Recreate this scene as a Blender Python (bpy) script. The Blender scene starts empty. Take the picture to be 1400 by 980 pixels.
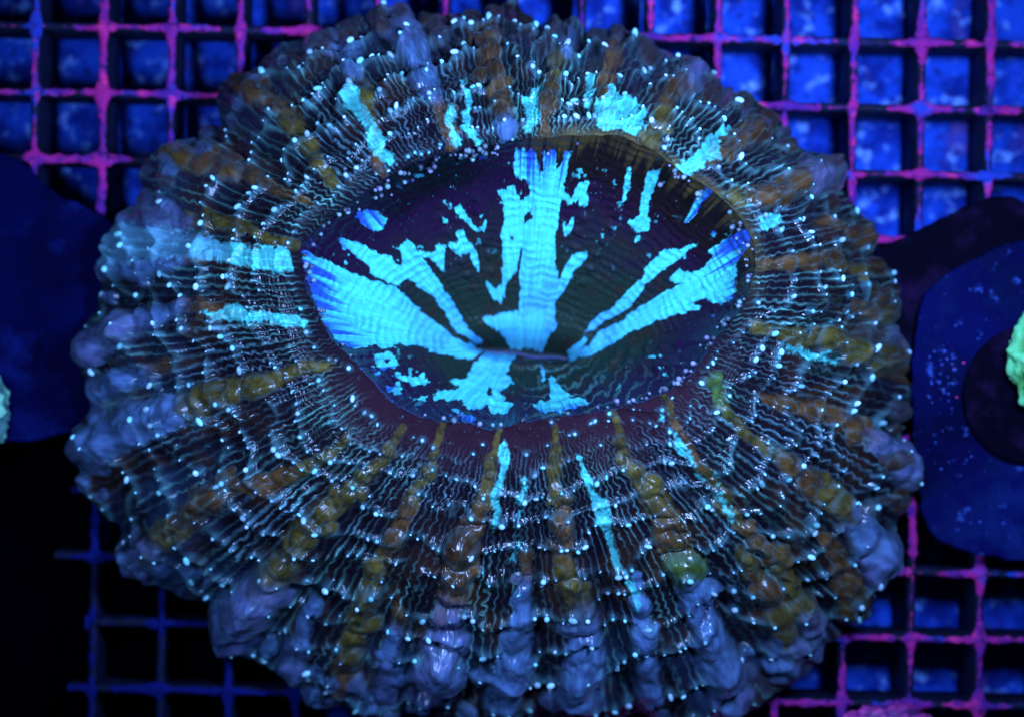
import bpy, math, random
import numpy as np

# ------------------------------------------------------------------ camera, light, exposure
S = 0.000142            # metres per layout unit
D = 2900.0              # camera height above the rack top, layout units
sc = bpy.context.scene
col = sc.collection
cam = bpy.data.objects.new('camera', bpy.data.cameras.new('camera'))
col.objects.link(cam)
cam.location = (0, 0, D * S)
cam.rotation_euler = (0, 0, 0)
cam.data.sensor_width = 36
cam.data.lens = 36 * D / 1400.0
cam.data.clip_start = 0.01
cam.data.clip_end = 20
cam.data.dof.use_dof = True
cam.data.dof.focus_distance = (D - 235) * S
cam.data.dof.aperture_fstop = 8.0
sc.camera = cam

w = bpy.data.worlds.new('World'); sc.world = w; w.use_nodes = True
w.node_tree.nodes['Background'].inputs[0].default_value = (0.02, 0.08, 1.0, 1)
w.node_tree.nodes['Background'].inputs[1].default_value = 0.004

def area(name, loc, target, sx, sy, power, color):
    l = bpy.data.lights.new(name, 'AREA'); l.shape = 'RECTANGLE'
    l.size = sx * S; l.size_y = sy * S; l.energy = power; l.color = color; l.spread = math.radians(95)
    o = bpy.data.objects.new(name, l); col.objects.link(o)
    o.location = [c * S for c in loc]
    import mathutils
    d = mathutils.Vector(target) - mathutils.Vector(loc)
    o.rotation_euler = d.to_track_quat('-Z', 'Y').to_euler()
    return o
BLUE = (0.25, 0.43, 1.0)
area('reef_lamp', (-620, 0, 1350), (0, 230, 0), 340, 110, 0.15, BLUE)
area('reef_lamp', (520, 330, 1400), (90, 200, 0), 340, 110, 0.38, BLUE)

vs = sc.view_settings
vs.view_transform = 'Standard'; vs.look = 'None'; vs.exposure = 0; vs.gamma = 1
vs.use_curve_mapping = False

# ------------------------------------------------------------------ helpers
rng = np.random.default_rng(7)
random.seed(7)

def _hash(ix, iy, iz, seed):
    h = (ix.astype(np.int64) * 374761393 + iy.astype(np.int64) * 668265263 + iz.astype(np.int64) * 2147483647 + seed * 974711) & 0xFFFFFFFF
    h = ((h ^ (h >> 13)) * 1274126177) & 0xFFFFFFFF
    h = (h ^ (h >> 16)) & 0xFFFFFF
    return h / float(0xFFFFFF)
def noise2(x, y, seed=0):
    x = np.asarray(x, float); y = np.asarray(y, float)
    ix = np.floor(x); iy = np.floor(y); fx = x - ix; fy = y - iy
    fx = fx * fx * (3 - 2 * fx); fy = fy * fy * (3 - 2 * fy); z = np.zeros_like(ix)
    a = _hash(ix, iy, z, seed); b = _hash(ix + 1, iy, z, seed)
    c = _hash(ix, iy + 1, z, seed); d = _hash(ix + 1, iy + 1, z, seed)
    return ((a * (1 - fx) + b * fx) * (1 - fy) + (c * (1 - fx) + d * fx) * fy) * 2 - 1
def fbm(x, y, seed=0, o=3):
    r = 0; a = 1; t = 0
    for i in range(o):
        r = r + a * noise2(x * 2 ** i, y * 2 ** i, seed + 17 * i); t += a; a *= .5
    return r / t
def sstep(a, b, x):
    t = np.clip((x - a) / (b - a), 0, 1); return t * t * (3 - 2 * t)
def lerp(a, b, t): return a + (b - a) * t

def to_world(px, py, z):
    """layout coordinates (x right, y down, z up, all in layout units) to metres; the rack top is z = 0"""
    k = (D - z) / D
    return np.stack([(px - 700) * k, (490 - py) * k, z + 0 * px], -1) * S

def mesh_obj(name, verts, faces, mat, parent=None, colors=None, smooth=True):
    me = bpy.data.meshes.new(name)
    verts = np.asarray(verts, np.float32).reshape(-1, 3)
    if isinstance(faces, np.ndarray) and faces.ndim == 2:
        nf, k = faces.shape
        me.vertices.add(len(verts)); me.vertices.foreach_set('co', verts.ravel())
        me.loops.add(nf * k); me.loops.foreach_set('vertex_index', faces.astype(np.int32).ravel())
        me.polygons.add(nf)
        me.polygons.foreach_set('loop_start', np.arange(0, nf * k, k, dtype=np.int32))
        me.update(calc_edges=True); me.validate()
    else:
        me.from_pydata(verts.tolist(), [], [list(f) for f in faces])
    if smooth: me.polygons.foreach_set('use_smooth', np.ones(len(me.polygons), bool))
    if colors is not None:
        at = me.color_attributes.new('pigment', 'FLOAT_COLOR', 'POINT')
        c = np.ones((len(verts), 4), np.float32); c[:, :colors.shape[-1]] = np.asarray(colors).reshape(len(verts), -1)
        at.data.foreach_set('color', c.ravel())
    me.materials.append(mat)
    o = bpy.data.objects.new(name, me); col.objects.link(o)
    if parent: o.parent = parent
    return o
def grid_faces(rows, cols, wrap=False):
    r = np.arange(rows - 1)[:, None]; c = np.arange(cols if wrap else cols - 1)[None, :]
    c2 = (c + 1) % cols
    return np.stack([r * cols + c + 0 * c2, r * cols + c2, (r + 1) * cols + c2, (r + 1) * cols + c], -1).reshape(-1, 4)
def empty(name, px=700, py=490):
    o = bpy.data.objects.new(name, None); col.objects.link(o); o.empty_display_size = .005
    return o
def tag(o, label=None, cat=None, group=None, kind=None):
    for k, v in (('label', label), ('category', cat), ('group', group), ('kind', kind)):
        if v: o[k] = v
    return o

def ico(sub=1):
    t = (1 + 5 ** .5) / 2
    v = [(-1, t, 0), (1, t, 0), (-1, -t, 0), (1, -t, 0), (0, -1, t), (0, 1, t), (0, -1, -t), (0, 1, -t), (t, 0, -1), (t, 0, 1), (-t, 0, -1), (-t, 0, 1)]
    f = [(0, 11, 5), (0, 5, 1), (0, 1, 7), (0, 7, 10), (0, 10, 11), (1, 5, 9), (5, 11, 4), (11, 10, 2), (10, 7, 6), (7, 1, 8), (3, 9, 4), (3, 4, 2), (3, 2, 6), (3, 6, 8), (3, 8, 9), (4, 9, 5), (2, 4, 11), (6, 2, 10), (8, 6, 7), (9, 8, 1)]
    v = [np.array(p) / np.linalg.norm(p) for p in v]
    for _ in range(sub):
        cache = {}; nf = []
        def mid(a, b):
            k = (min(a, b), max(a, b))
            if k not in cache:
                m = v[a] + v[b]; v.append(m / np.linalg.norm(m)); cache[k] = len(v) - 1
            return cache[k]
        for a, b, c in f:
            x, y, z = mid(a, b), mid(b, c), mid(c, a); nf += [(a, x, z), (b, y, x), (c, z, y), (x, y, z)]
        f = nf
    return np.array(v), np.array(f)
ICO1 = ico(1); ICO2 = ico(2); ICO4 = ico(4)

# ------------------------------------------------------------------ materials
def node_mat(name, base=(.5, .5, .5), rough=.4, spec=.5, attr=None, bump=0, bscale=2000, coat=0, mixes=(), sss=0, sheen=0, gloss=False):
    m = bpy.data.materials.new(name); m.use_nodes = True
    nt = m.node_tree; n = nt.nodes; L = nt.links; p = n['Principled BSDF']
    p.inputs['Roughness'].default_value = rough; p.inputs['Specular IOR Level'].default_value = spec
    p.inputs['Coat Weight'].default_value = coat; p.inputs['Coat Roughness'].default_value = .12
    if sheen:
        p.inputs['Sheen Weight'].default_value = sheen; p.inputs['Sheen Roughness'].default_value = .35; p.inputs['Sheen Tint'].default_value = (.5, .8, .7, 1)
    if sss:
        p.inputs['Subsurface Weight'].default_value = sss; p.inputs['Subsurface Scale'].default_value = 0.0012
        p.inputs['Subsurface Radius'].default_value = (1, 1, 1)
    tc = n.new('ShaderNodeTexCoord')
    def noise(scale, detail=4, rough=.6):
        t = n.new('ShaderNodeTexNoise'); t.inputs['Scale'].default_value = scale; t.inputs['Detail'].default_value = detail
        t.inputs['Roughness'].default_value = rough; L.new(tc.outputs['Object'], t.inputs['Vector']); return t
    if attr:
        a = n.new('ShaderNodeAttribute'); a.attribute_name = attr; cur = a.outputs['Color']
        if gloss:
            L.new(a.outputs['Alpha'], p.inputs['Roughness'])
            mr = n.new('ShaderNodeMapRange'); mr.inputs[1].default_value = .2; mr.inputs[2].default_value = .6; mr.inputs[3].default_value = spec; mr.inputs[4].default_value = .02
            L.new(a.outputs['Alpha'], mr.inputs[0]); L.new(mr.outputs[0], p.inputs['Specular IOR Level'])
    else:
        a = n.new('ShaderNodeRGB'); a.outputs[0].default_value = (*base, 1); cur = a.outputs[0]
    for (c2, scale, lo, hi) in mixes:
        t = noise(scale); r = n.new('ShaderNodeMapRange'); r.inputs[1].default_value = lo; r.inputs[2].default_value = hi
        L.new(t.outputs['Fac'], r.inputs[0]); mx = n.new('ShaderNodeMix'); mx.data_type = 'RGBA'
        L.new(r.outputs[0], mx.inputs[0]); L.new(cur, mx.inputs[6]); mx.inputs[7].default_value = (*c2, 1); cur = mx.outputs[2]
    L.new(cur, p.inputs['Base Color'])
    if bump:
        t = noise(bscale, 5); b = n.new('ShaderNodeBump'); b.inputs['Strength'].default_value = bump; b.inputs['Distance'].default_value = .0004
        L.new(t.outputs['Fac'], b.inputs['Height']); L.new(b.outputs[0], p.inputs['Normal'])
    return m

M_mantle = node_mat('mantle_tissue', attr='pigment', rough=.38, spec=.32, bump=.10, bscale=1500, sheen=.05, gloss=True)
M_disc = node_mat('disc_tissue', attr='pigment', rough=.22, spec=.04, bump=.30, bscale=1500)
M_pap = node_mat('papilla_tissue', attr='pigment', rough=.2, spec=.4)
M_bar = node_mat('black_plastic', base=(.006, .008, .02), rough=.6, spec=.08, bump=.4, bscale=900, mixes=[((.012, .014, .07), 500, .5, .7)])
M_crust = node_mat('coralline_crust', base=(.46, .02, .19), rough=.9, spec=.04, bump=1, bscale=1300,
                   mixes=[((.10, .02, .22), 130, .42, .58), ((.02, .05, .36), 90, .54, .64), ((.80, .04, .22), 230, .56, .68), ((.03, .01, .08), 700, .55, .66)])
M_floor = node_mat('tank_floor_silt', base=(.014, .07, .50), rough=.95, spec=.0, bump=.8, bscale=900,
                   mixes=[((.006, .02, .20), 120, .42, .58), ((.18, .36, .85), 260, .55, .70), ((.10, .07, .32), 60, .60, .72), ((.01, .02, .15), 420, .56, .68)])
M_tile = node_mat('blue_tile', base=(.002, .0035, .05), rough=.6, spec=.01, bump=.6, bscale=500, mixes=[((.008, .024, .14), 70, .46, .72), ((.001, .001, .01), 35, .46, .66), ((.03, .07, .32), 420, .62, .74)])
M_ltile = node_mat('navy_tile', base=(.0012, .0022, .036), rough=.6, spec=.01, bump=.5, bscale=400, mixes=[((.0008, .001, .012), 40, .42, .65), ((.004, .010, .10), 95, .54, .75)])
M_black = node_mat('black_rubber', base=(.002, .0015, .006), rough=.7, spec=.01, bump=.3, bscale=900, mixes=[((.015, .005, .03), 120, .5, .7)])

def paint_shade(m, centre, radius, color):
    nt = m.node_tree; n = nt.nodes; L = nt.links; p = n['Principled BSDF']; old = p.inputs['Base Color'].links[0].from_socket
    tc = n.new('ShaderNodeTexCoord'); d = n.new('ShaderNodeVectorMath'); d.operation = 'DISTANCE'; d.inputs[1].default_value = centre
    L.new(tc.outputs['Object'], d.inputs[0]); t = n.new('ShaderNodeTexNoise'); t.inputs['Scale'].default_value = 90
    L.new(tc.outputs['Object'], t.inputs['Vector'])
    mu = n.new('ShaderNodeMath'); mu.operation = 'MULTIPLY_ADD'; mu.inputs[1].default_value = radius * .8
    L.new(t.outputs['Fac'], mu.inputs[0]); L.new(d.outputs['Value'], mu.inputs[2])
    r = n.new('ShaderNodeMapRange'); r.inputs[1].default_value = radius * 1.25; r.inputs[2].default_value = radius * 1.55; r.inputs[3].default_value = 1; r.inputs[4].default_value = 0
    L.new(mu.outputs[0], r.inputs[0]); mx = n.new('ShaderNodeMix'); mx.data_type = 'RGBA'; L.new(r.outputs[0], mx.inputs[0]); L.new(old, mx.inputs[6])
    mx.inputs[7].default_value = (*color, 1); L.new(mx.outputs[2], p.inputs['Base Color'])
paint_shade(M_crust, (-620 * S, -430 * S, 0), 420 * S, (.005, .009, .10))  # shade painted into the crust colour: dim blue on the lower-left bars

# ------------------------------------------------------------------ tank floor
n = 260
gx, gy = np.meshgrid(np.linspace(-250, 1650, n), np.linspace(-250, 1250, n))
fz = -135 + 9 * fbm(gx / 70, gy / 70, 3) + 4 * fbm(gx / 14, gy / 14, 5)
k = 1.0
fv = np.stack([(gx - 700) * k, (490 - gy) * k, fz], -1) * S
fl = mesh_obj('tank_floor', fv, grid_faces(n, n)[:, ::-1], M_floor); tag(fl, 'silty blue tank floor below the grid rack', 'floor', kind='structure')

# ------------------------------------------------------------------ egg crate rack
M_shade_sheet = node_mat('shade_sheet', base=(.0008, .0008, .002), rough=.8, spec=.0)

ROT = math.radians(1.1)
def g2p(u, v):   # rack coordinates to layout px (rack turned slightly)
    c, s_ = math.cos(ROT), math.sin(ROT)
    return 1075 + u * c - v * s_, 55 + u * s_ + v * c
PX, PY = 93.3, 90.4
rack = empty('egg_crate_rack')
tag(rack, 'black plastic egg crate grid with pink and violet coralline crust under the coral', 'grid rack')
def bar_mesh(vertical, k, a0, a1, crust=False):
    L_ = a1 - a0; ns = int(abs(L_) / 4); t = np.linspace(a0, a1, ns)
    hw = 5.0; seed = (k + 40) * (2 if vertical else 3)
    if not crust:
        prof = np.array([(-hw, -92), (-hw * 1.15, -50), (-hw * 1.2, -6), (-hw * .8, 0), (hw * .8, 0), (hw * 1.2, -6), (hw * 1.15, -50), (hw, -92)])
        amp = 0.7
    else:
        a = np.linspace(0, 2 * math.pi, 13)[:-1]
        prof = np.stack([-np.cos(a), np.sin(a)], -1)
    T, J = np.meshgrid(t, np.arange(len(prof)), indexing='ij')
    if not crust:
        off = prof[J, 0] + amp * fbm(T / 9, J * 1.7, seed); z = prof[J, 1] + amp * fbm(T / 7, J * 2.3 + 9, seed) - (1.2 if vertical else 0)
    else:
        pitch = PY if vertical else PX
        dn = np.abs((T / pitch + .5) % 1 - .5) * pitch
        node = np.exp(-(dn / 13) ** 2)
        wid = 4.4 + 2.6 * fbm(T / 45, 0 * T, seed + 1) + 7.5 * node * (0.6 + .7 * fbm(T / 90, 0 * T + 3, seed + 2)) + 2.4 * fbm(T / 8, (J > 5) * 5., seed + 4)
        gap = sstep(-.36, -.18, fbm(T / 42, 0 * T + 5, seed + 6))
        wid = np.maximum(wid, 2.2) * (0.15 + .85 * gap)
        hgt = (3.2 + 2.4 * node + 1.6 * fbm(T / 10, J * .9, seed + 7)) * (0.1 + .9 * gap)
        off = prof[J, 0] * wid + 2.2 * fbm(T / 6, J * 1.3, seed + 8) + 2.0 * fbm(T / 50, 0 * T, seed + 9)
        z = -.5 + prof[J, 1] * np.where(prof[J, 1] > 0, hgt, 5.0) + .8 * fbm(T / 5, J * 1.1, seed + 3) - (.9 if vertical else 0)
    if vertical: px, py = g2p(k * PX + off, T)
    else: px, py = g2p(T, k * PY + off)
    v = np.stack([px - 700, 490 - py, z], -1) * S
    R = len(t); Cn = len(prof)
    f = grid_faces(R, Cn, True)
    if vertical: f = f[:, ::-1]
    return v, f
def bar(vertical, k, a0, a1):
    v, f = bar_mesh(vertical, k, a0, a1)
    b = mesh_obj('bar' if vertical else 'cross_bar', v, f, M_bar, rack)
    v, f = bar_mesh(vertical, k, a0, a1, True)
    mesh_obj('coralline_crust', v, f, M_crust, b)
for k in range(-14, 7):
    x0, _ = g2p(k * PX, 700)
    if x0 < 100: bar(True, k, -260, 470 + 6 * (k + 13))
    else: bar(True, k, -260, 1130)
for k in range(-3, 12):
    _, y0 = g2p(-900, k * PY)
    bar(False, k, (-1290 if y0 < 560 else (-965 - 22 * ((k * 7) % 3 - 1))), 560)

# ------------------------------------------------------------------ coral
coral = empty('coral')
tag(coral, 'large round fleshy coral with dark ridged mantle and cyan streaked mouth bowl', 'coral')

M0 = np.array([715., 408.])
LIP = [(1012, 296), (1030, 330), (1031, 372), (1016, 420), (985, 455), (960, 490), (938, 520), (900, 541), (850, 556), (800, 564), (750, 570), (710, 577), (668, 588), (640, 578), (600, 576), (560, 564), (535, 550), (510, 520), (480, 490), (450, 460), (430, 420), (412, 370), (410, 335), (440, 308), (480, 275), (520, 250), (570, 222), (620, 207), (680, 198), (740, 190), (800, 186), (850, 187), (890, 205), (930, 235), (975, 262)]
OUT = [(540, 8), (600, 24), (680, 12), (740, 22), (800, 45), (850, 42), (900, 66), (955, 88), (990, 128), (1060, 155), (1090, 192), (1148, 228), (1172, 280), (1195, 330), (1212, 390), (1232, 450), (1243, 510), (1238, 580), (1250, 655), (1230, 715), (1210, 790), (1172, 850), (1120, 905), (1060, 945), (1010, 975), (900, 990), (760, 996), (650, 992), (560, 978), (455, 965), (400, 930), (300, 885), (275, 840), (215, 810), (176, 780), (160, 730), (125, 690), (98, 615), (118, 560), (112, 480), (125, 390), (152, 305), (200, 275), (220, 215), (262, 188), (312, 132), (352, 97), (412, 58), (470, 32)]
NT = 2000
TH = np.arange(NT) / NT * 2 * math.pi
def polar(pts):
    p = np.array(pts, float) - M0; a = np.arctan2(p[:, 1], p[:, 0]) % (2 * math.pi); r = np.hypot(p[:, 0], p[:, 1])
    o = np.argsort(a); a = a[o]; r = r[o]
    a = np.concatenate([a - 2 * math.pi, a, a + 2 * math.pi]); r = np.tile(r, 3)
    v = np.interp(TH, a, r)
    kn = np.exp(-(np.arange(-18, 19) / 8.) ** 2); kn /= kn.sum()
    return np.convolve(np.concatenate([v[-18:], v, v[:18]]), kn, 'valid')
RL, RO = polar(LIP), polar(OUT)
CT, ST = np.cos(TH), np.sin(TH)
def pn(freq, seed, ph=0):      # periodic noise along the rim
    return fbm(CT * freq + 50, ST * freq + 50 + ph, seed)
RO = RO + 7 * pn(22, 3) + 12 * pn(11, 13)
RL = RL + 2.0 * pn(30, 5)
north = sstep(-.2, .8, -ST)      # 1 on the far side of the rim
Z_LIP = 285 + 25 * north + 10 * pn(3, 8)
Z_EDGE = 48 + 16 * pn(5, 9)

# ---- stamps: swollen lobes in chains along the septa
OL, BR, GB, PV, GN = map(np.array, ((.115, .082, .012), (.130, .058, .014), (.10, .19, .37), (.145, .175, .37), (.07, .13, .02)))
CH = [
 ([(762, 578), (757, 650), (768, 700), (770, 770), (787, 808), (802, 860), (798, 950)], 7, 30, [OL, OL, BR, OL, GB, GB]),
 ([(842, 556), (855, 630), (885, 665), (908, 705), (925, 755), (945, 790)], 6, 32, [OL, OL, OL, BR, GN]),
 ([(906, 532), (935, 600), (975, 662), (1010, 712), (1060, 762), (1095, 822), (1112, 885)], 6, 24, [OL, BR, OL, BR, OL, PV]),
 ([(945, 800), (962, 845), (980, 900), (1000, 950)], 24, 30, [GB, GB, GB, PV]),
 ([(682, 588), (668, 640), (655, 700), (640, 745), (618, 830), (602, 885), (590, 940)], 6, 36, [OL, OL, BR, BR, PV, PV]),
 ([(606, 582), (590, 640), (560, 690), (520, 765), (492, 840), (472, 935)], 6, 24, [OL, OL, BR, OL, OL, BR]),
 ([(552, 585), (505, 645), (460, 690), (412, 725), (385, 775), (345, 825), (312, 870)], 7, 33, [OL, OL, OL, OL, OL, PV, PV]),
 ([(475, 600), (420, 640), (370, 660), (310, 660), (262, 705), (222, 735), (190, 768)], 10, 26, [OL, OL, BR, BR, BR, OL, PV]),
 ([(450, 495), (400, 508), (340, 525), (292, 540), (232, 568), (165, 592), (112, 618)], 8, 36, [OL, OL, OL, OL, GB, GB, GB]),
 ([(330, 432), (255, 415), (190, 440), (145, 462), (114, 482)], 9, 26, [BR, BR, GB, PV, PV]),
 ([(400, 333), (330, 312), (280, 300), (222, 292), (170, 305)], 9, 20, [OL, OL, OL, PV, PV]),
 ([(425, 275), (352, 243), (300, 226), (255, 216), (232, 212)], 8, 22, [BR, BR, BR, BR, OL]),
 ([(455, 255), (418, 195), (400, 160), (362, 140), (332, 112)], 10, 22, [OL, OL, OL, BR, BR]),
 ([(520, 232), (508, 150), (490, 112), (470, 65), (432, 60)], 8, 20, [BR, BR, OL, GB, PV]),
 ([(618, 200), (592, 130), (575, 92), (560, 52), (540, 22)], 9, 30, [BR, BR, GB, GB, PV]),
 ([(690, 190), (688, 150), (672, 85), (660, 35)], 12, 25, [GB, BR, BR, BR]),
 ([(745, 185), (752, 125), (765, 85), (772, 45)], 10, 19, [BR, BR, OL, GB]),
 ([(828, 180), (825, 112), (840, 75), (836, 52)], 12, 18, [OL, BR, BR, BR]),
 ([(885, 195), (905, 150), (932, 112), (952, 97)], 12, 20, [OL, OL, BR, PV]),
 ([(960, 225), (1000, 190), (1030, 180), (1055, 162)], 12, 22, [BR, BR, BR, BR]),
 ([(1000, 268), (1060, 265), (1110, 242), (1140, 238)], 12, 27, [OL, BR, BR, PV]),
 ([(1030, 360), (1090, 358), (1150, 355), (1185, 372)], 10, 16, [BR, BR, BR, OL]),
 ([(1030, 448), (1100, 460), (1160, 470), (1210, 490), (1240, 512)], 9, 22, [OL, OL, OL, OL, BR]),
 ([(1045, 540), (1110, 560), (1150, 575), (1190, 600), (1225, 622), (1242, 652)], 10, 26, [BR, BR, BR, BR, PV, PV]),
 ([(1005, 585), (1060, 622), (1105, 660), (1150, 690), (1190, 742), (1208, 782)], 8, 34, [OL, OL, BR, OL, GB, PV]),
 ([(1010, 760), (1050, 810), (1072, 860), (1065, 920)], 14, 24, [OL, BR, OL, GB]),
 ([(1120, 725), (1150, 775), (1165, 830)], 15, 22, [BR, BR, OL]),
 ([(720, 760), (712, 835), (700, 900), (690, 960)], 10, 28, [BR, GB, GB, GB]),
 ([(870, 800), (880, 870), (890, 950)], 12, 22, [GB, GB, GB]),
 ([(545, 830), (535, 890), (530, 950)], 10, 20, [BR, GB, PV]),
 ([(430, 820), (410, 870), (400, 920)], 12, 22, [GB, GB, PV]),
 ([(980, 510), (985, 545), (1000, 575)], 10, 14, [GN, GN, OL]),
 ([(280, 350), (215, 360), (150, 372)], 10, 18, [BR, GB, GB]),
 ([(230, 500), (170, 520), (120, 540)], 12, 20, [BR, GB, GB]),
 ([(1130, 300), (1165, 315), (1190, 335)], 12, 18, [BR, BR, BR]),
 ([(1160, 420), (1200, 425), (1225, 440)], 10, 16, [BR, BR, OL]),
]
bulbs = []; bands = []
for pts, r0, r1, cs in CH:
    pts = np.array(pts, float); seg = np.hypot(*np.diff(pts, axis=0).T); cum = np.concatenate([[0], np.cumsum(seg)]); L_ = cum[-1]
    d = 0
    while d <= L_:
        u = d / L_; r = lerp(r0, r1, u); ci = u * (len(cs) - 1); i = min(int(ci), len(cs) - 2); c = lerp(cs[i], cs[i + 1], sstep(.25, .75, ci - i))
        bands.append((np.interp(d, cum, pts[:, 0]), np.interp(d, cum, pts[:, 1]), r * (.68 if r < 18 else .78), c)); d += max(3, r * .45)
    d = 0
    while d <= L_:
        u = d / L_; r = lerp(r0, r1, u) * rng.uniform(.8, 1.2)
        x = np.interp(d, cum, pts[:, 0]); y = np.interp(d, cum, pts[:, 1])
        ci = u * (len(cs) - 1); i = min(int(ci), len(cs) - 2); c = lerp(cs[i], cs[i + 1], sstep(.25, .75, ci - i))
        sk = rng.uniform(.55, 1.15)
        if rng.random() < (.25 if r < 15 else .62): bulbs.append((x + rng.normal(0, r * .22), y + rng.normal(0, r * .22), r * sk, r * sk * rng.uniform(.7, 1.25), c * rng.uniform(.55, 1.25), rng.uniform(.1, .7)))
        if rng.random() < .5 and r > 12:
            a = rng.uniform(0, 6.3); rr = r * rng.uniform(.45, .65)
            bulbs.append((x + math.cos(a) * r * .9, y + math.sin(a) * r * .9, rr, rr, c * rng.uniform(.7, 1.1), .5))
        d += r * rng.uniform(.8, 1.35)
for i in range(150):               # smaller lobes crowding the outer margin
    a = rng.uniform(0, 2 * math.pi); k = int(a / (2 * math.pi) * NT) % NT
    s_ = 1 - abs(rng.normal(0, .10)); r_ = RL[k] + (RO[k] - RL[k]) * s_
    x, y = M0 + r_ * np.array([math.cos(a), math.sin(a)]); rr = rng.uniform(8, 17)
    left = sstep(500, 250, x) + sstep(820, 900, y); c = lerp(BR * .5, GB * .8, np.clip(left + rng.normal(0, .3), 0, 1))
    bulbs.append((x, y, rr, rr, c, rng.uniform(.3, .5)))

def zpoly(pts, ox, oy, k): return [(ox + x / k, oy + y / k) for x, y in pts]
def inside(px, py, poly):
    p = np.array(poly); r = np.zeros(px.shape, bool)
    bx = (px >= p[:, 0].min()) & (px <= p[:, 0].max()) & (py >= p[:, 1].min()) & (py <= p[:, 1].max())
    idx = np.nonzero(bx); x = px[idx]; y = py[idx]; c = np.zeros(x.shape, bool); j = len(p) - 1
    for i in range(len(p)):
        xi, yi = p[i]; xj, yj = p[j]
        if yi != yj: c ^= ((yi > y) != (yj > y)) & (x < (xj - xi) * (y - yi) / (yj - yi) + xi)
        j = i
    r[idx] = c; return r

def soft(m_, x, y, w_, k_, seed):      # feathered, ragged edges
    for ax in (0, 1):
        acc = 0
        for o_ in range(-w_, w_ + 1): acc = acc + np.roll(m_, o_, ax)
        m_ = acc / (2 * w_ + 1)
    return sstep(.28, .72, m_ + k_ * fbm(x / 5, y / 5, seed, 3))
# ---- mantle
NR = 380
s = np.linspace(0, 1, NR)[:, None] ** 1.08
TT = np.broadcast_to(TH, (NR, NT)); SS = np.broadcast_to(s, (NR, NT))
R = RL + (RO - RL) * s
px = M0[0] + R * CT; py = M0[1] + R * ST
f = 0.10 * s + 0.90 * s ** 2.1
z = Z_LIP + (Z_EDGE - Z_LIP) * f
z = z - 7 * np.exp(-(s / .05) ** 2) * north
base = to_world(px, py, z) / S
def normals(P, wrap=True):
    du = np.roll(P, -1, 1) - np.roll(P, 1, 1)
    dv = np.gradient(P, axis=0)
    nn = np.cross(dv, du); nn /= np.linalg.norm(nn, axis=-1, keepdims=True) + 1e-9
    if np.median(nn[..., 2]) < 0: nn = -nn
    return nn
N = normals(base)
for _ in range(2):                                 # even out the growth direction around the rim so lobes do not pinch
    w_ = 45; ext = np.concatenate([N[:, -w_:], N, N[:, :w_]], 1); cs_ = np.cumsum(np.concatenate([np.zeros((NR, 1, 3)), ext], 1), 1)
    N = (cs_[:, 2 * w_ + 1:] - cs_[:, :-(2 * w_ + 1)])[:, :NT]; N /= np.linalg.norm(N, axis=-1, keepdims=True)
wid = RO - RL
dist = SS * wid                                    # distance from the lip
# warped coordinate of concentric folds
warp = .5 * pn(3.2, 21) + .25 * pn(9, 22)
rowc = (dist / 30.0) ** .88 + 1.8 * warp + .8 * fbm(px / 60, py / 60, 23)
fold = (.5 + .5 * np.cos(2 * math.pi * rowc + .7 * np.sin(2 * math.pi * rowc))) ** 1.4
fold_amp = (1.5 + 5.5 * sstep(.1, .6, SS)) * (.6 + .8 * sstep(-.4, .4, fbm(px / 80, py / 80, 24)))
h = (fold - .5) * fold_amp
h = h + 14 * fbm(px / 120, py / 120, 31) * sstep(.1, .6, SS) + 4 * fbm(px / 30, py / 30, 33) * sstep(.15, .5, SS)
# broad radial folds that ruffle the skirt towards its margin
rph = TT * 27 + 2.6 * pn(4, 26) + .8 * fbm(px / 90, py / 90, 27)
h = h + 9 * (np.sqrt(.04 + np.cos(rph / 2) ** 2) - .55) * 2 * sstep(.12, .75, SS)
# fine radial septal ridges with a crimped, wavy course
NRID = 236
wave = (2.0 * (.55 + .9 * fbm(px / 50, py / 50, 47)) * np.sin(2 * math.pi * (dist / 15.0 + 1.2 * pn(6, 41) + 1.1 * fbm(px / 45, py / 45, 48))) + 5.5 * fbm(px / 26, py / 26, 42) + 1.5 * fbm(px / 7, py / 7, 49)) / np.maximum(R, 1)
jit = .010 * pn(44, 44) + .004 * pn(110, 59)
ph = ((TT + wave + jit) * NRID / (2 * math.pi)); cell = np.floor(ph); fr = ph - cell - .5
cell = cell.astype(int) % NRID
ridw = .10 + .07 * rng.random(NRID)[cell]
rid_str = (.3 + .7 * rng.random(NRID)[cell]) * (.35 + .65 * sstep(-.35, .25, fbm(px / 16, py / 16, 50)))
crimp = .5 + .5 * np.sin(2 * math.pi * (dist / 6.8 + 2.2 * fbm(px / 35, py / 35, 66)))
ridge = np.exp(-(fr / ridw) ** 2) * rid_str * (.85 + .15 * crimp)
zone = lerp(sstep(-.04, .04, SS), sstep(.02, .14, SS + .05 * pn(8, 45)), sstep(0, .5, ST)) * (1 - .45 * sstep(.55, .95, SS))
zone = zone * (.38 + .62 * sstep(-.3, .25, fbm(px / 60, py / 60, 46)))
near_plain = sstep(.22, .08, SS + .05 * pn(12, 57)) * sstep(0.1, .6, ST)     # smoother strip below the front lip
zone = zone * (1 - .5 * near_plain)
h = h + ridge * zone * (3.6 + 1.2 * fold) + (crimp - .5) * .35 * zone

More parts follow.
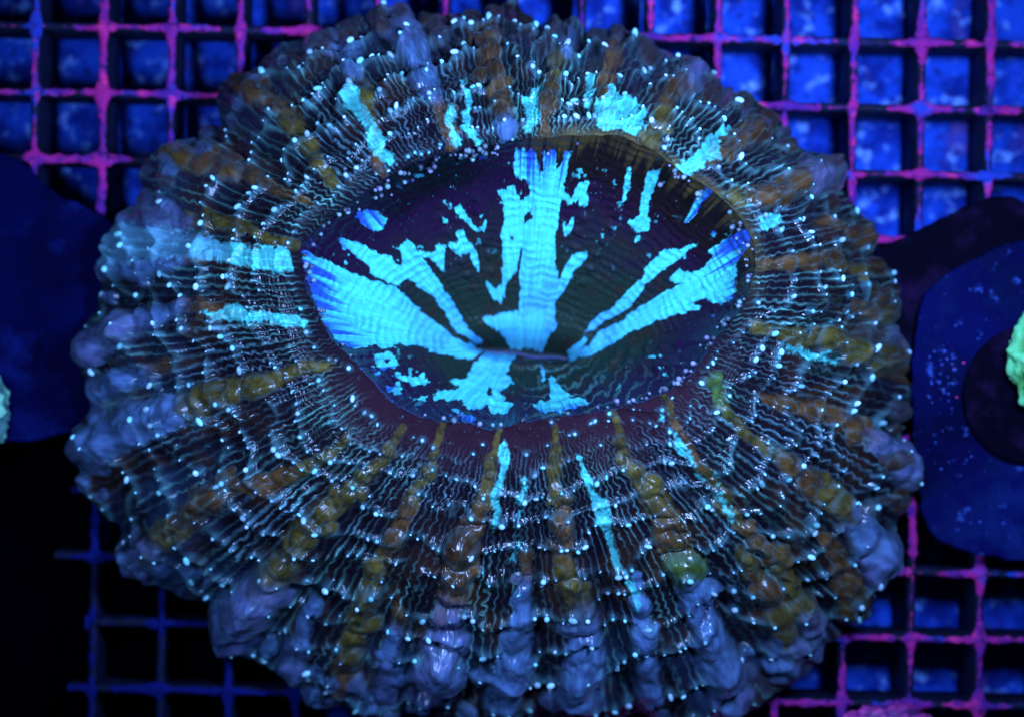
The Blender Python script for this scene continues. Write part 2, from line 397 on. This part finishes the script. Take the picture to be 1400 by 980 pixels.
hband = np.zeros_like(h); rowp = (dist / 22.0) ** .9 + 2.5 * warp + .9 * fbm(px / 50, py / 50, 25); puff = np.sqrt(np.clip(.5 + .5 * np.cos(2 * math.pi * rowp), 0, 1))
hb = np.zeros_like(h); cb = np.zeros(h.shape + (3,)); wb = np.zeros_like(h)
bx = px + 7 * fbm(px / 24, py / 24, 53) + .8 * fbm(px / 8, py / 8, 54); by = py + 7 * fbm(px / 24 + 31, py / 24, 55) + .8 * fbm(px / 8, py / 8 + 31, 56)
for (x, y, r, c) in bands:            # pigment running along the septum between its lobes
    m = np.nonzero((np.abs(bx - x) < r * 1.9) & (np.abs(by - y) < r * 1.9))
    if len(m[0]) == 0: continue
    d2 = ((bx[m] - x) ** 2 + (by[m] - y) ** 2) / (r * r)
    hband[m] = np.maximum(hband[m], np.clip(1 - d2 / 1.6, 0, 1) ** .7 * r * .70 * (.35 + .65 * sstep(6, 20, r)))
    wgt = sstep(2.2, .3, d2 + .9 * fbm(px[m] / 10, py[m] / 10, 58)) * .55
    wgt = wgt * (.35 + .65 * puff[m]); cb[m] = cb[m] * (1 - wgt[:, None]) + c * wgt[:, None]; wb[m] = wb[m] + wgt * (1 - wb[m])
for (x, y, r, H, c, k) in bulbs:
    m = np.nonzero((np.abs(bx - x) < r * 1.3) & (np.abs(by - y) < r * 1.3))
    if len(m[0]) == 0: continue
    d2 = ((bx[m] - x) ** 2 + (by[m] - y) ** 2) / (r * r)
    v = np.clip(1 - d2 / 1.15, 0, 1) ** .85 * H * (.55 if r < 18 else .8)
    hb[m] = (hb[m] ** 2 + v ** 2) ** .5
    wgt = sstep(1.35, .55, d2 + .35 * fbm(px[m] / 9, py[m] / 9, 51)) * (.55 + .45 * k)
    rim = sstep(.45, .95, d2) * .75
    cc = lerp(c[None], (c * .35 + np.array([.05, .12, .13]))[None], rim[:, None])
    cb[m] = cb[m] * (1 - wgt[:, None]) + cc * wgt[:, None]; wb[m] = wb[m] + wgt * (1 - wb[m])
h = h * (1 - .55 * sstep(.2, .9, wb)) + (hb ** 2 + (hband * (.25 + .75 * puff)) ** 2) ** .5

# ---- pigment of the mantle
c = np.zeros(h.shape + (3,))
n1 = fbm(px / 90, py / 90, 61); n2 = fbm(px / 25, py / 25, 62)
dark = np.array([.007, .004, .007]); plum = np.array([.026, .008, .013]); slate = np.array([.028, .062, .135])
c[:] = dark
c = lerp(c, plum, (near_plain * .9)[..., None])
leftness = sstep(480, 200, px) * .55 + .5 * sstep(800, 950, py) + .25 * sstep(200, 60, py)
c = lerp(c, slate, np.clip(leftness * sstep(-.4, .5, n1 + .5 * n2) * sstep(.35, .9, SS), 0, .9)[..., None])
brown = np.array([.05, .02, .007])
c = lerp(c, brown, (.55 * sstep(.0, .5, fbm(px / 45 + 9, py / 45, 63)) * sstep(.2, .6, SS))[..., None])
teal = lerp(np.array([.19, .42, .48]), np.array([.24, .74, .56]), sstep(-.3, .4, n1)[..., None])
c = lerp(c, teal, np.clip(ridge * zone * 1.0 * (.45 + .55 * fold) * (.4 + .6 * sstep(.0, .08, SS)), 0, 1)[..., None])
c = lerp(c, np.array([.07, .17, .17]), (.6 * fold ** 3 * sstep(.05, .3, SS) * sstep(-.2, .4, n2))[..., None])
mot = (.62 + .5 * sstep(-.4, .4, fbm(px / 13, py / 13, 64)) + .25 * fbm(px / 4, py / 4, 65))[..., None]
c = lerp(c, cb / np.maximum(wb, .02)[..., None] * mot, np.clip(wb * (.80 + .2 * fbm(px / 20, py / 20, 67)), 0, .9)[..., None])
# rolled brown collar along the far lip
collar = sstep(.14, .0, SS + .05 * n2) * north
collar = collar * sstep(.0, .3, CT)
c = lerp(c, np.array([.13, .095, .03]), (collar * .8 * (.5 + .5 * sstep(-.3, .3, pn(14, 68))))[..., None])
CY = np.array([.10, .74, .62])
Z3 = lambda p: zpoly(p, 400, 0, 2.8)
Z4 = lambda p: zpoly(p, 900, 0, 2.8)
Z5 = lambda p: zpoly(p, 0, 280, 2.8826)
ZB = lambda p: zpoly(p, 450, 560, 2.334)
Z6 = lambda p: zpoly(p, 1000, 250, 2.45)
STR = [
 Z3([(180, 370), (240, 330), (275, 400), (310, 450), (340, 520), (385, 625), (370, 640), (330, 610), (290, 570), (280, 520), (250, 450), (200, 410)]),
 Z3([(640, 280), (660, 290), (680, 360), (695, 400), (680, 450), (690, 500), (730, 540), (715, 575), (690, 540), (650, 490), (660, 430), (650, 340)]),
 Z3([(605, 400), (628, 390), (622, 480), (648, 550), (620, 562), (595, 520), (588, 450)]),
 Z3([(870, 370), (905, 385), (915, 330), (945, 310), (970, 320), (930, 360), (935, 420), (955, 445), (920, 480), (910, 520), (890, 510), (895, 450)]),
 Z3([(1125, 300), (1150, 285), (1150, 340), (1140, 400), (1130, 430), (1120, 400)]),
 Z3([(1160, 400), (1200, 370), (1210, 330), (1250, 360), (1320, 380), (1350, 430), (1350, 490), (1310, 520), (1250, 490), (1180, 500), (1160, 480)]),
 Z4([(185, 520), (215, 520), (250, 490), (300, 480), (260, 520), (235, 550), (230, 610), (180, 625), (150, 660), (95, 680), (60, 650), (120, 600), (165, 580)]),
 Z4([(385, 820), (430, 815), (480, 835), (450, 860), (400, 890), (385, 870)]),
 Z5([(760, 130), (900, 150), (1000, 180), (1050, 150), (1140, 180), (1155, 260), (1080, 265), (1000, 250), (900, 220), (760, 210)]),
 Z5([(790, 400), (860, 420), (900, 390), (960, 395), (970, 420), (1050, 425), (1150, 435), (1220, 465), (1200, 480), (1120, 470), (1040, 455), (970, 465), (900, 450), (860, 460)]),
 ZB([(545, 100), (570, 110), (578, 160), (558, 200), (552, 260), (547, 310), (532, 370), (515, 400), (525, 330), (513, 260), (538, 220), (540, 150)]),
 ZB([(786, 130), (800, 150), (832, 200), (848, 260), (893, 300), (903, 350), (892, 380), (922, 450), (932, 510), (905, 490), (882, 400), (848, 340), (828, 270), (808, 210)]),
 ZB([(920, 500), (970, 530), (992, 600), (982, 640), (950, 560)]),
 ZB([(1075, 60), (1110, 75), (1135, 115), (1170, 145), (1170, 178), (1118, 135), (1092, 90)]),
 Z6([(160, 545), (220, 545), (280, 568), (340, 588), (372, 583), (352, 608), (290, 600), (230, 575)]),
]
def polyline(pts, wd):
    p = np.array(pts, float); d = np.gradient(p, axis=0); nn = np.stack([-d[:, 1], d[:, 0]], -1); nn /= np.linalg.norm(nn, axis=1, keepdims=True)
    return (p + nn * wd / 2).tolist() + (p - nn * wd / 2)[::-1].tolist()
STR += [polyline([(905, 565), (916, 590), (945, 620), (955, 650), (985, 685), (1010, 722)], 5),
        polyline([(717, 648), (712, 690), (708, 720), (701, 772)], 4), polyline([(970, 640), (985, 665), (1000, 700)], 3.5)]
jx = px + 5 * fbm(px / 12, py / 12, 71) + 2.5 * fbm(px / 4, py / 4, 73); jy = py + 5 * fbm(px / 12 + 40, py / 12, 72) + 2.5 * fbm(px / 4, py / 4 + 9, 74)
cm = np.zeros(h.shape)
for p in STR: cm[inside(jx, jy, p)] = 1
cm = soft(cm, px, py, 4, .55, 110)
cm *= .40 + .60 * np.clip(ridge * 1.5 + .5 * fold + .25 * crimp, 0, 1)
cm *= .72 + .28 * sstep(-.4, .3, fbm(px / 9, py / 9, 75))
c = lerp(c, CY, cm[..., None])
# broad blue-grey band on the left septum
bl = np.zeros(h.shape); bl[inside(jx, jy, Z5([(420, 60), (600, 100), (720, 100), (900, 150), (900, 220), (700, 215), (600, 215), (420, 250), (390, 180)]))] = 1
bl = soft(bl, px, py, 6, .5, 114) * (.45 + .55 * np.clip(ridge + .6 * fold, 0, 1))
c = lerp(c, np.array([.15, .42, .52]), (.95 * bl)[..., None])

# pale papillae on small mounds where folds cross ridges
pap = []
for j in range(190):
    odd = j % 2
    kk = int((j + rng.normal(0, .12)) / 190 * NT) % NT
    for q in np.arange(-2, 27):
        colm = rowc[:, kk] - q
        i = np.nonzero((colm[:-1] < 0) & (colm[1:] >= 0))[0]
        if not len(i): continue
        i = int(i[0]) + int(rng.normal(0, 1.5)); i = min(max(i, 7), NR - 8)
        kr = (kk + int(rng.normal(0, 1.5)) - 5) % NT
        kr = (kr + int(np.argmax(ridge[i, np.arange(kr, kr + 11) % NT]))) % NT
        sp = SS[i, kr]; dens = .9
        if odd and sp < .35: dens = .3
        if near_plain[i, kr] > .5: dens = .3
        if sp < .03: dens = .1
        if rng.random() < dens * (1 if wb[i, kr] < .5 else .5):
            r = (1.3 + 2.7 * rng.random() ** 2.2) * (.85 + .35 * sp)
            pap.append((i, kr, r))
            ii = np.arange(i - 7, i + 8); jj = np.arange(kr - 9, kr + 10) % NT; sl = np.ix_(ii, jj)
            g = np.exp(-((px[sl] - px[i, kr]) ** 2 + (py[sl] - py[i, kr]) ** 2) / (r * 1.8) ** 2)
            h[sl] += g * r * 1.1; c[sl] = lerp(c[sl], np.array([.06, .17, .20]), (g * .5)[..., None])

# skin ends: roll the margin under down to the rack
disp = base + N * h[..., None]
NU = 26
u = np.linspace(0, 1, NU + 1)[1:, None]
last = disp[-1]; ctr = np.array([(M0[0] - 700), 490 - M0[1] - 60, 0.])
dirn = last - ctr; dirn[:, 2] = 0; dl = np.linalg.norm(dirn, axis=1, keepdims=True); dirn = dirn / dl
uz = last[None, :, 2] * (1 - u) ** 1.3 + -1.5 * (1 - (1 - u) ** 1.3)
inn = 9 * np.sin(u * math.pi * .5) * 0 - 70 * u ** 1.4 + 10 * np.sin(u * math.pi) * (u < .4)
under = last[None] + dirn[None] * inn[..., None]
under[..., 2] = np.maximum(uz, -1.5)
gl = lerp(.23 + .08 * n2, .62, np.clip(near_plain + 1.0 * sstep(.16, .03, SS), 0, 1)); gl = lerp(gl, .35, cm); c = np.concatenate([np.clip(c, 0, .9), np.clip(gl, .1, 1)[..., None]], -1)
allv = np.concatenate([disp, under]); allc = np.concatenate([c, np.repeat(c[-1:], NU, 0)])
mantle = mesh_obj('mantle', allv * S, grid_faces(NR + NU, NT, True), M_mantle, coral, allc)
mantle['label'] = 'dark ridged outer flesh with brown and blue grey lobes'

# ---- papillae: glossy pale tips where folds cross ridges
pv, pf, pc = [], [], []
def bead(pos, r, stretch, axis, color, shape=ICO1, lst=None):
    V, F = shape; v = V * r
    v = v + np.outer(V @ axis, axis) * r * (stretch - 1)
    n0 = sum(len(a) for a in pv); pv.append(v + pos); pf.append(F + n0); pc.append(np.repeat(color[None], len(v), 0))
Nd = normals(disp)
for i, kr, r in pap:
    tone = lerp(np.array([.16, .58, .55]), np.array([.42, .60, .75]), rng.random()) * rng.uniform(.45, 1.5)
    tg = disp[i, (kr + 1) % NT] - disp[i, kr]; tg = tg / np.linalg.norm(tg) * .7 + rng.normal(0, .5, 3); tg /= np.linalg.norm(tg)
    bead(disp[i, kr] - Nd[i, kr] * r * .05, r, rng.uniform(.9, 1.9), tg, tone)
o = mesh_obj('papillae', np.concatenate(pv) * S, np.concatenate(pf), M_pap, coral, np.concatenate(pc)); o['kind'] = 'stuff'
o['label'] = 'pale cyan beads dotted over the mantle'
print('papillae', len(pv))

# ---- oral disc
NI = 230
t = np.linspace(0, 1, NI)[:, None]
Cx = 716 + 62 * CT * (1 - .25 * np.abs(ST)); Cy = 484 + 7 * CT + 1.5 * ST
lx = M0[0] + RL * CT; ly = M0[1] + RL * ST
ix = Cx + (lx - Cx) * t; iy = Cy + (ly - Cy) * t
zb = 45.
prof = .72 * t ** 1.25 + .28 * t ** 5
iz = zb + (Z_LIP - zb) * prof - 22 * np.exp(-(t / .05) ** 2) + 9 * np.exp(-((t - .13) / .06) ** 2) - 7 * np.exp(-((1 - t) / .12) ** 2) * north
TI = np.broadcast_to(t, ix.shape)
ib = to_world(ix, iy, iz) / S
IN = normals(ib)
rr = np.hypot(lx - Cx, ly - Cy)
n3 = fbm(ix / 26, iy / 26, 81)
# shallow radial pleats and crosswise wrinkles
AA = np.broadcast_to(TH, ix.shape)
pleat = np.sin(AA * 64 + 2.2 * fbm(ix / 40, iy / 40, 82))
lenr = TI * rr
wr = np.sin(lenr / 1.75 + 4 * fbm(ix / 22, iy / 22, 83)) * sstep(.02, .2, TI)
ih = .6 * pleat * TI * (1 - TI) * 3 + .75 * wr * (.3 + .7 * sstep(-.3, .3, n3)) + 1.3 * np.maximum(fbm(ix / 4.5, iy / 4.5, 85), 0) * sstep(.05, .25, TI) + 5 * fbm(AA * 6, TI * 2 + 0 * AA, 84) * np.sin(TI * math.pi) * sstep(0, .05, np.minimum(AA, 2 * math.pi - AA))
for a_deg, side in ((-62, 1), (-50, 1), (12, 1), (22, 1), (-112, 1), (-128, 1)):   # rows of small swellings along some septa
    a = math.radians(a_deg) % (2 * math.pi)
    da = ((AA - a + math.pi) % (2 * math.pi) - math.pi) * rr * TI
    ih = ih + 4.5 * np.exp(-(da / 6) ** 2) * (.5 + .5 * np.sin(lenr / 3.4)) * sstep(.25, .4, TI) * sstep(.9, .75, TI)
idisp = ib + IN * ih[..., None]
ic = np.zeros(ix.shape + (3,)); ic[:] = np.array([.012, .022, .014])
indigo = np.array([.020, .003, .024]); blackb = np.array([.010, .006, .005])
ic = lerp(ic, indigo, sstep(.35, .85, TI + .12 * n3)[..., None])
ic = lerp(ic, np.array([.03, .012, .01]), (.5 * sstep(.1, .5, fbm(ix / 18, iy / 18, 87)) * sstep(.9, .5, TI))[..., None])
nl_shade = np.exp(-((CT + .55) / .42) ** 2) * sstep(.05, .5, -ST)
ic = lerp(ic, np.array([.004, .003, .004]), (sstep(.74, .88, TI + .07 * n3) * nl_shade)[..., None])  # shade under the far left lip, painted into the disc colour
ne = sstep(-.1, .25, CT) * sstep(.1, -.25, ST)
ic = lerp(ic, np.array([.012, .006, .006]), (sstep(.66, .84, TI + .06 * n3 + .10 * fbm(AA * 70, TI * 2, 115)) * ne)[..., None])
ic = lerp(ic, np.array([.085, .050, .014]), (sstep(.91, 1.0, TI + .05 * n3 + .10 * fbm(AA * 70, TI * 2, 115)) * ne * (.6 + .4 * sstep(-.3, .3, fbm(AA * 7, 0 * AA, 99))))[..., None])
teal2 = sstep(.5, 1, np.sin(lenr / 2.6 + 5 * fbm(ix / 16, iy / 16, 88))) * sstep(.2, .9, ST) * sstep(690, 760, ix)
ic = lerp(ic, np.array([.06, .16, .13]), (.7 * teal2)[..., None])
Z1 = lambda p: zpoly(p, 380, 160, 2.0588)
PATCH = [
 [(66, 372), (100, 388), (170, 420), (250, 455), (330, 480), (370, 515), (410, 555), (460, 590), (520, 630), (582, 655), (545, 682), (490, 677), (440, 665), (390, 640), (340, 640), (300, 657), (270, 640), (230, 652), (190, 645), (150, 615), (128, 575), (102, 520), (80, 450)],
 [(162, 338), (200, 345), (240, 360), (280, 385), (320, 395), (352, 425), (345, 362), (365, 342), (390, 370), (420, 410), (445, 450), (470, 490), (500, 530), (515, 570), (540, 605), (578, 632), (560, 638), (520, 614), (490, 590), (470, 545), (440, 510), (400, 480), (362, 452), (345, 482), (310, 462), (270, 450), (250, 415), (215, 390), (180, 365)],
 [(232, 265), (275, 260), (308, 285), (300, 312), (270, 320), (240, 302), (212, 280)],
 [(400, 375), (430, 378), (455, 358), (468, 370), (468, 432), (440, 402), (410, 392)],
 [(500, 320), (525, 320), (530, 345), (550, 355), (565, 400), (568, 438), (550, 412), (540, 382), (510, 392), (480, 360), (505, 350)],
 [(498, 255), (520, 253), (545, 298), (560, 308), (588, 293), (582, 318), (550, 322), (528, 297), (505, 272)],
 [(464, 278), (477, 284), (477, 302), (464, 296)],
 [(665, 82), (680, 100), (690, 80), (700, 110), (715, 85), (735, 130), (745, 95), (780, 92), (785, 150), (798, 130), (805, 92), (828, 98), (816, 150), (806, 200), (796, 260), (780, 330), (782, 400), (786, 470), (780, 520), (782, 590), (757, 622), (742, 660), (700, 655), (655, 648), (635, 612), (600, 592), (574, 570), (590, 558), (680, 548), (680, 480), (690, 372), (685, 372), (670, 440), (645, 470), (626, 524), (595, 492), (588, 458), (615, 483), (630, 473), (630, 330), (640, 260), (618, 210), (650, 203), (660, 193), (680, 242), (710, 222), (700, 180), (668, 170)],
 [(780, 470), (800, 438), (830, 388), (874, 372), (862, 402), (830, 442), (800, 497), (778, 522)],
 [(830, 220), (850, 183), (872, 178), (870, 247), (850, 252), (845, 232), (820, 242), (798, 230), (805, 212)],
 [(798, 283), (812, 308), (825, 281), (834, 283), (822, 332), (806, 327)],
 [(984, 138), (994, 150), (992, 202), (965, 257), (948, 240), (970, 228)],
 [(1045, 148), (1082, 150), (1062, 190), (1036, 270), (1048, 290), (1042, 322), (1000, 324), (986, 295), (1015, 282), (1020, 230)],
 [(1002, 340), (1014, 334), (1020, 345), (1008, 353)],
 [(1210, 188), (1237, 195), (1192, 250), (1155, 302), (1143, 297), (1180, 230)],
 [(1188, 356), (1165, 372), (1125, 402), (1088, 424), (1065, 445), (1040, 468), (1025, 492), (990, 532), (960, 557), (920, 573), (890, 602), (862, 642), (840, 668), (806, 662), (850, 630), (880, 580), (920, 550), (960, 520), (990, 480), (1030, 448), (1040, 418), (1090, 373), (1130, 370)],
 [(1330, 315), (1352, 298), (1322, 360), (1290, 420), (1284, 510), (1252, 532), (1210, 517), (1170, 547), (1100, 562), (1010, 597), (950, 632), (880, 672), (818, 684), (813, 670), (870, 650), (890, 620), (920, 595), (970, 570), (1010, 540), (1060, 510), (1110, 480), (1160, 465), (1120, 472), (1098, 455), (1130, 428), (1160, 440), (1200, 425), (1222, 395), (1208, 380), (1250, 348), (1290, 328)],
 [(585, 660), (655, 650), (668, 670), (652, 700), (642, 725), (665, 745), (622, 777), (632, 797), (668, 810), (642, 834), (600, 837), (590, 807), (540, 827), (520, 792), (438, 797), (448, 775), (500, 765), (510, 755), (478, 735), (530, 735), (545, 700)],
 [(272, 670), (310, 663), (337, 690), (332, 707), (290, 707), (268, 690)],
 [(328, 713), (370, 733), (422, 733), (428, 747), (380, 757), (340, 737)],
 [(308, 753), (350, 768), (345, 785), (300, 765)], [(400, 780), (420, 785), (415, 800), (395, 795)],
 [(740, 690), (757, 738), (747, 742)], [(765, 723), (785, 743), (828, 780), (790, 792), (765, 785)],
 [(735, 795), (800, 783), (860, 793), (876, 805), (800, 827), (745, 832), (718, 815)], [(515, 835), (560, 845), (550, 858), (510, 855)],
]
HOLES = [[(690, 290), (708, 265), (712, 280), (695, 310)], [(650, 330), (672, 345), (660, 352)], [(735, 150), (743, 60), (748, 150)], [(1170, 520), (1200, 512), (1225, 520), (1195, 535)], [(860, 610), (880, 600), (895, 612), (868, 632)], [(340, 480), (352, 455), (372, 462), (366, 475)], [(300, 683), (318, 683), (314, 697), (300, 695)], [(590, 770), (600, 755), (604, 785), (592, 790)]]
jx = ix + 3.2 * fbm(ix / 9, iy / 9, 91) + 2.6 * fbm(ix / 3.5, iy / 3.5, 92); jy = iy + 3.2 * fbm(ix / 9 + 70, iy / 9, 93) + 2.6 * fbm(ix / 3.5, iy / 3.5 + 70, 94)
im = np.zeros(ix.shape)
for p in PATCH: im[inside(jx, jy, Z1(p))] = 1
for p in HOLES: im[inside(jx, jy, Z1(p))] = 0
im[(fbm(ix / 7, iy / 7, 96) > .42) & (iy > 500) & (ix < 640) & (TI > .55)] = 1
im = soft(im, ix * 1.9, iy * 1.9, 2, .5, 111)
im = np.maximum(im, .8 * sstep(.40, .52, fbm(ix / 8, iy / 8, 112)) * sstep(.3, .1, np.abs(TI - .72)) * sstep(.15, .35, fbm(ix / 50, iy / 50, 113) + .1))
streak = .5 + .5 * fbm(AA * 45, TI * 3, 97) * 1.6
deep = np.array([.03, .07, .50])
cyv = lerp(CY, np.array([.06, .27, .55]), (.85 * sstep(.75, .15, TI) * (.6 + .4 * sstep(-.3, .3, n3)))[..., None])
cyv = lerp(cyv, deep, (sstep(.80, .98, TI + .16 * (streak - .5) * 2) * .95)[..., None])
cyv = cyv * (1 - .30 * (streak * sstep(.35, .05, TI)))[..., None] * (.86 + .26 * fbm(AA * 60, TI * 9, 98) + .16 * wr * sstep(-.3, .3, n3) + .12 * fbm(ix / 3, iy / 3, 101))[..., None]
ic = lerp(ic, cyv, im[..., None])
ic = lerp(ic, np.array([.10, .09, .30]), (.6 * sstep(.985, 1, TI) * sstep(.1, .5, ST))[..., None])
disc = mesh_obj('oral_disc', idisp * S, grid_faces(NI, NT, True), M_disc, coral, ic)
disc['label'] = 'bowl shaped oral disc, near black with bright cyan radiating patches'
# mouth: puckered lips closing the slit
ns = 60; sl = np.linspace(-1, 1, ns); mv = []; mc = []
for j, (dy, dz) in enumerate(((-6, -18), (-3.5, -9), (-1.0, -7), (0, -12), (.8, -6), (3.5, -9), (6, -18))):
    mv.append(np.stack([716 + 66 * sl, 484 + 7 * sl + dy * (1 - sl ** 2) ** .4 + 1.3 * np.sin(sl * 7), zb - 8 + dz * (1 - .6 * sl ** 2) + .6 * np.sin(sl * 60 + j)], -1))
mv = np.array(mv); mw = to_world(mv[..., 0], mv[..., 1], mv[..., 2])
mc = np.zeros(mv.shape); mc[:] = (.02, .03, .03); mc[[1, 5]] = (.014, .022, .022); mc[4] = (.07, .06, .16) 
mesh_obj('mouth', mw, grid_faces(7, ns)[:, ::-1], M_disc, coral, mc)

# ---- tentacle tips along the lip
pv, pf, pc = [], [], []
for i in range(300):
    k = int(rng.integers(0, NT)); th = TH[k]
    wgt = .9 if (ST[k] < .1 and CT[k] < -.1) or CT[k] > .75 else (.22 if ST[k] > .3 else .10)
    if rng.random() > wgt: continue
    row = NI - 1 - int(abs(rng.normal(0, 7)) * (1 if ST[k] < .4 else .8)); p = idisp[row, k]
    r = rng.uniform(1.5, 3.8)
    ax = np.array([-CT[k] * .55, ST[k] * .55, .65]) + rng.normal(0, .15, 3); ax /= np.linalg.norm(ax)
    tone = lerp(np.array([.30, .24, .42]), np.array([.22, .42, .40]), rng.random()) * rng.uniform(.15, .95)
    ln = rng.uniform(1.2, 2.6)
    bead(p + ax * r * .9, r * .55, ln * 2, ax, tone * .45)
    bead(p + ax * r * (1 + ln * .55), r * .95, 1.1, ax, tone)
o = mesh_obj('tentacles', np.concatenate(pv) * S, np.concatenate(pf), M_pap, coral, np.concatenate(pc)); o['kind'] = 'stuff'
o['label'] = 'tiny lilac tentacle tips along the lip'

# ------------------------------------------------------------------ neighbours on the rack
def slab(name, poly, z0, z1, mat, parent=None, bev=4):
    p = np.array(poly, float); n_ = len(p); cen = p.mean(0)
    # densify the outline a little and bevel
    rings = []
    for (ins, z) in ((0, z0), (0, z1 - bev), (bev * .35, z1 - bev * .3), (bev, z1)):
        d = cen - p; d = d / np.linalg.norm(d, axis=1, keepdims=True)
        q = p + d * ins; rings.append(to_world(q[:, 0], q[:, 1], np.full(n_, float(z))))
    v = np.concatenate(rings); f = []
    for r in range(3):
        for i in range(n_):
            j = (i + 1) % n_; f.append((r * n_ + i, r * n_ + j, (r + 1) * n_ + j, (r + 1) * n_ + i))
    f.append(tuple(range(3 * n_, 4 * n_))); f.append(tuple(range(n_ - 1, -1, -1)))
    return mesh_obj(name, v, f, mat, parent, smooth=False)
def rounded(poly, k=3):
    for _ in range(k):
        p = np.array(poly, float); q = np.roll(p, -1, 0); poly = np.stack([p * .75 + q * .25, p * .25 + q * .75], 1).reshape(-1, 2)
    return [tuple(v) for v in poly]
def wobble(poly, n_=14, amp=2.5, seed=1):
    out = []
    for i in range(len(poly)):
        a = np.array(poly[i], float); b = np.array(poly[(i + 1) % len(poly)], float)
        for t_ in np.arange(n_) / n_:
            q = a + (b - a) * t_; q = q + amp * np.array([float(fbm(q[0] / 20, q[1] / 20, seed)), float(fbm(q[0] / 20, q[1] / 20, seed + 1))]); out.append(tuple(q))
    return out
def circle(cx, cy, r, n_=64): return [(cx + r * math.cos(a), cy + r * math.sin(a)) for a in np.arange(n_) / n_ * 2 * math.pi]

o = slab('frag_tile', wobble(rounded([(-200, 190), (10, 200), (70, 262), (112, 284), (160, 300), (190, 420), (170, 602), (-200, 606)], 2), n_=6, amp=5, seed=5), 2, 26, M_ltile)
tag(o, 'flat navy blue frag tile under the pale blue frag', 'tile')
o = slab('backing_plate', wobble(rounded([(1180, 350), (1245, 318), (1310, 288), (1365, 262), (1420, 284), (1540, 300), (1540, 580), (1330, 600), (1240, 520), (1180, 430)]), n_=4, seed=7, amp=5), 2, 22, M_black)
tag(o, 'black plate with a bowed edge under the blue tile', 'plate')
rt = empty('frag_tile'); tag(rt, 'mottled blue frag tile carrying the green frag on a black plug', 'tile')
tp = slab('tile_plate', wobble(rounded([(1245, 420), (1300, 368), (1400, 322), (1560, 320), (1560, 790), (1400, 768), (1300, 752), (1250, 705)], 2), n_=5, amp=5, seed=9), 22.5, 46, M_tile, rt)
pl = slab('frag_plug', circle(1412, 540, 96), 44, 62, M_black, rt, bev=5)
# debris specks on the tile
pv, pf, pc = [], [], []
for i in range(80):
    x = rng.normal(1310, 45); y = rng.normal(500, 110)
    if rng.random() < .5: x, y = rng.normal(1290, 12), rng.normal(515, 25)
    if not (1262 < x < 1395 and 395 < y < 735) or math.hypot(x - 1412, y - 540) < 102: continue
    r = rng.uniform(.6, 1.9); cc = np.array([.04, .10, .5]) if rng.random() < .95 else np.array([.8, .05, .25])
    bead(to_world(np.array(x), np.array(y), np.array(46.3)) / S, r, .7, np.array([0, 0, 1.]), cc * rng.uniform(.5, 1.2))
o = mesh_obj('debris_specks', np.concatenate(pv) * S, np.concatenate(pf), M_pap, rt, np.concatenate(pc)); o['kind'] = 'stuff'

def lumpy(name, cx, cy, z, rx, ry, rz, c1, c2, seed, label, cat, fr=5, amp=.16, group=None):
    V, F = ICO4
    nn = fbm(V[:, 0] * fr + 3 * V[:, 2] + 20, V[:, 1] * fr + 20, seed, 3); bumps = np.abs(fbm(V[:, 0] * fr * 2 + 9, V[:, 1] * fr * 2 + V[:, 2] * 5, seed + 3, 2))
    v = V * (1 + amp * nn + amp * .9 * bumps)[:, None] * np.array([rx, ry, rz])
    cc = lerp(np.array(c1), np.array(c2), sstep(-.2, .5, nn + .4 * bumps)[:, None])
    b = to_world(np.array(float(cx)), np.array(float(cy)), np.array(float(z))) / S
    o = mesh_obj(name, (v + b) * S, F, M_pap_rough, None, cc); tag(o, label, cat, group)
    return o
M_pap_rough = node_mat('frag_tissue', attr='pigment', rough=.5, spec=.4, bump=.5, bscale=1800)
lumpy('frag_coral', 1462, 492, 92, 74, 84, 46, (.08, .35, .06), (.20, .85, .30), 3, 'bright green lumpy coral frag sitting on the black plug', 'coral')
lumpy('frag_coral', -62, 562, 62, 70, 72, 42, (.08, .22, .22), (.25, .70, .40), 8, 'pale blue bumpy coral frag on the navy tile', 'coral')
G = 'pink crusted rubble pieces at the front of the rack'
for cx, cy, rx, sd in ((845, 1012, 55, 1), (955, 1018, 70, 4), (1215, 1000, 62, 9)):
    lumpy('rubble', cx, cy, 12, rx, 34, 24, (.10, .02, .14), (.55, .05, .30), sd, 'pink coralline crusted rubble lump against the front of the coral', 'rubble', fr=7, amp=.2, group=G)
def add_shade_sheet():  # added black sheet, stands in for the shade below the lower-left grid
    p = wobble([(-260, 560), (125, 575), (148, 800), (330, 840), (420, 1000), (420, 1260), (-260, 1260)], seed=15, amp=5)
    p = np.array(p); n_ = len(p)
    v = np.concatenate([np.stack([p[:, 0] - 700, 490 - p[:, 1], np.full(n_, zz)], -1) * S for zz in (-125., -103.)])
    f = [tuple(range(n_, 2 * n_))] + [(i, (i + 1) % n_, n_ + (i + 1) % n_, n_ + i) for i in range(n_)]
    return mesh_obj('shade_sheet', v, f, M_shade_sheet, smooth=False)
tag(add_shade_sheet(), 'added black sheet standing in for shade on the tank floor beside the cut end of the grid', 'sheet')
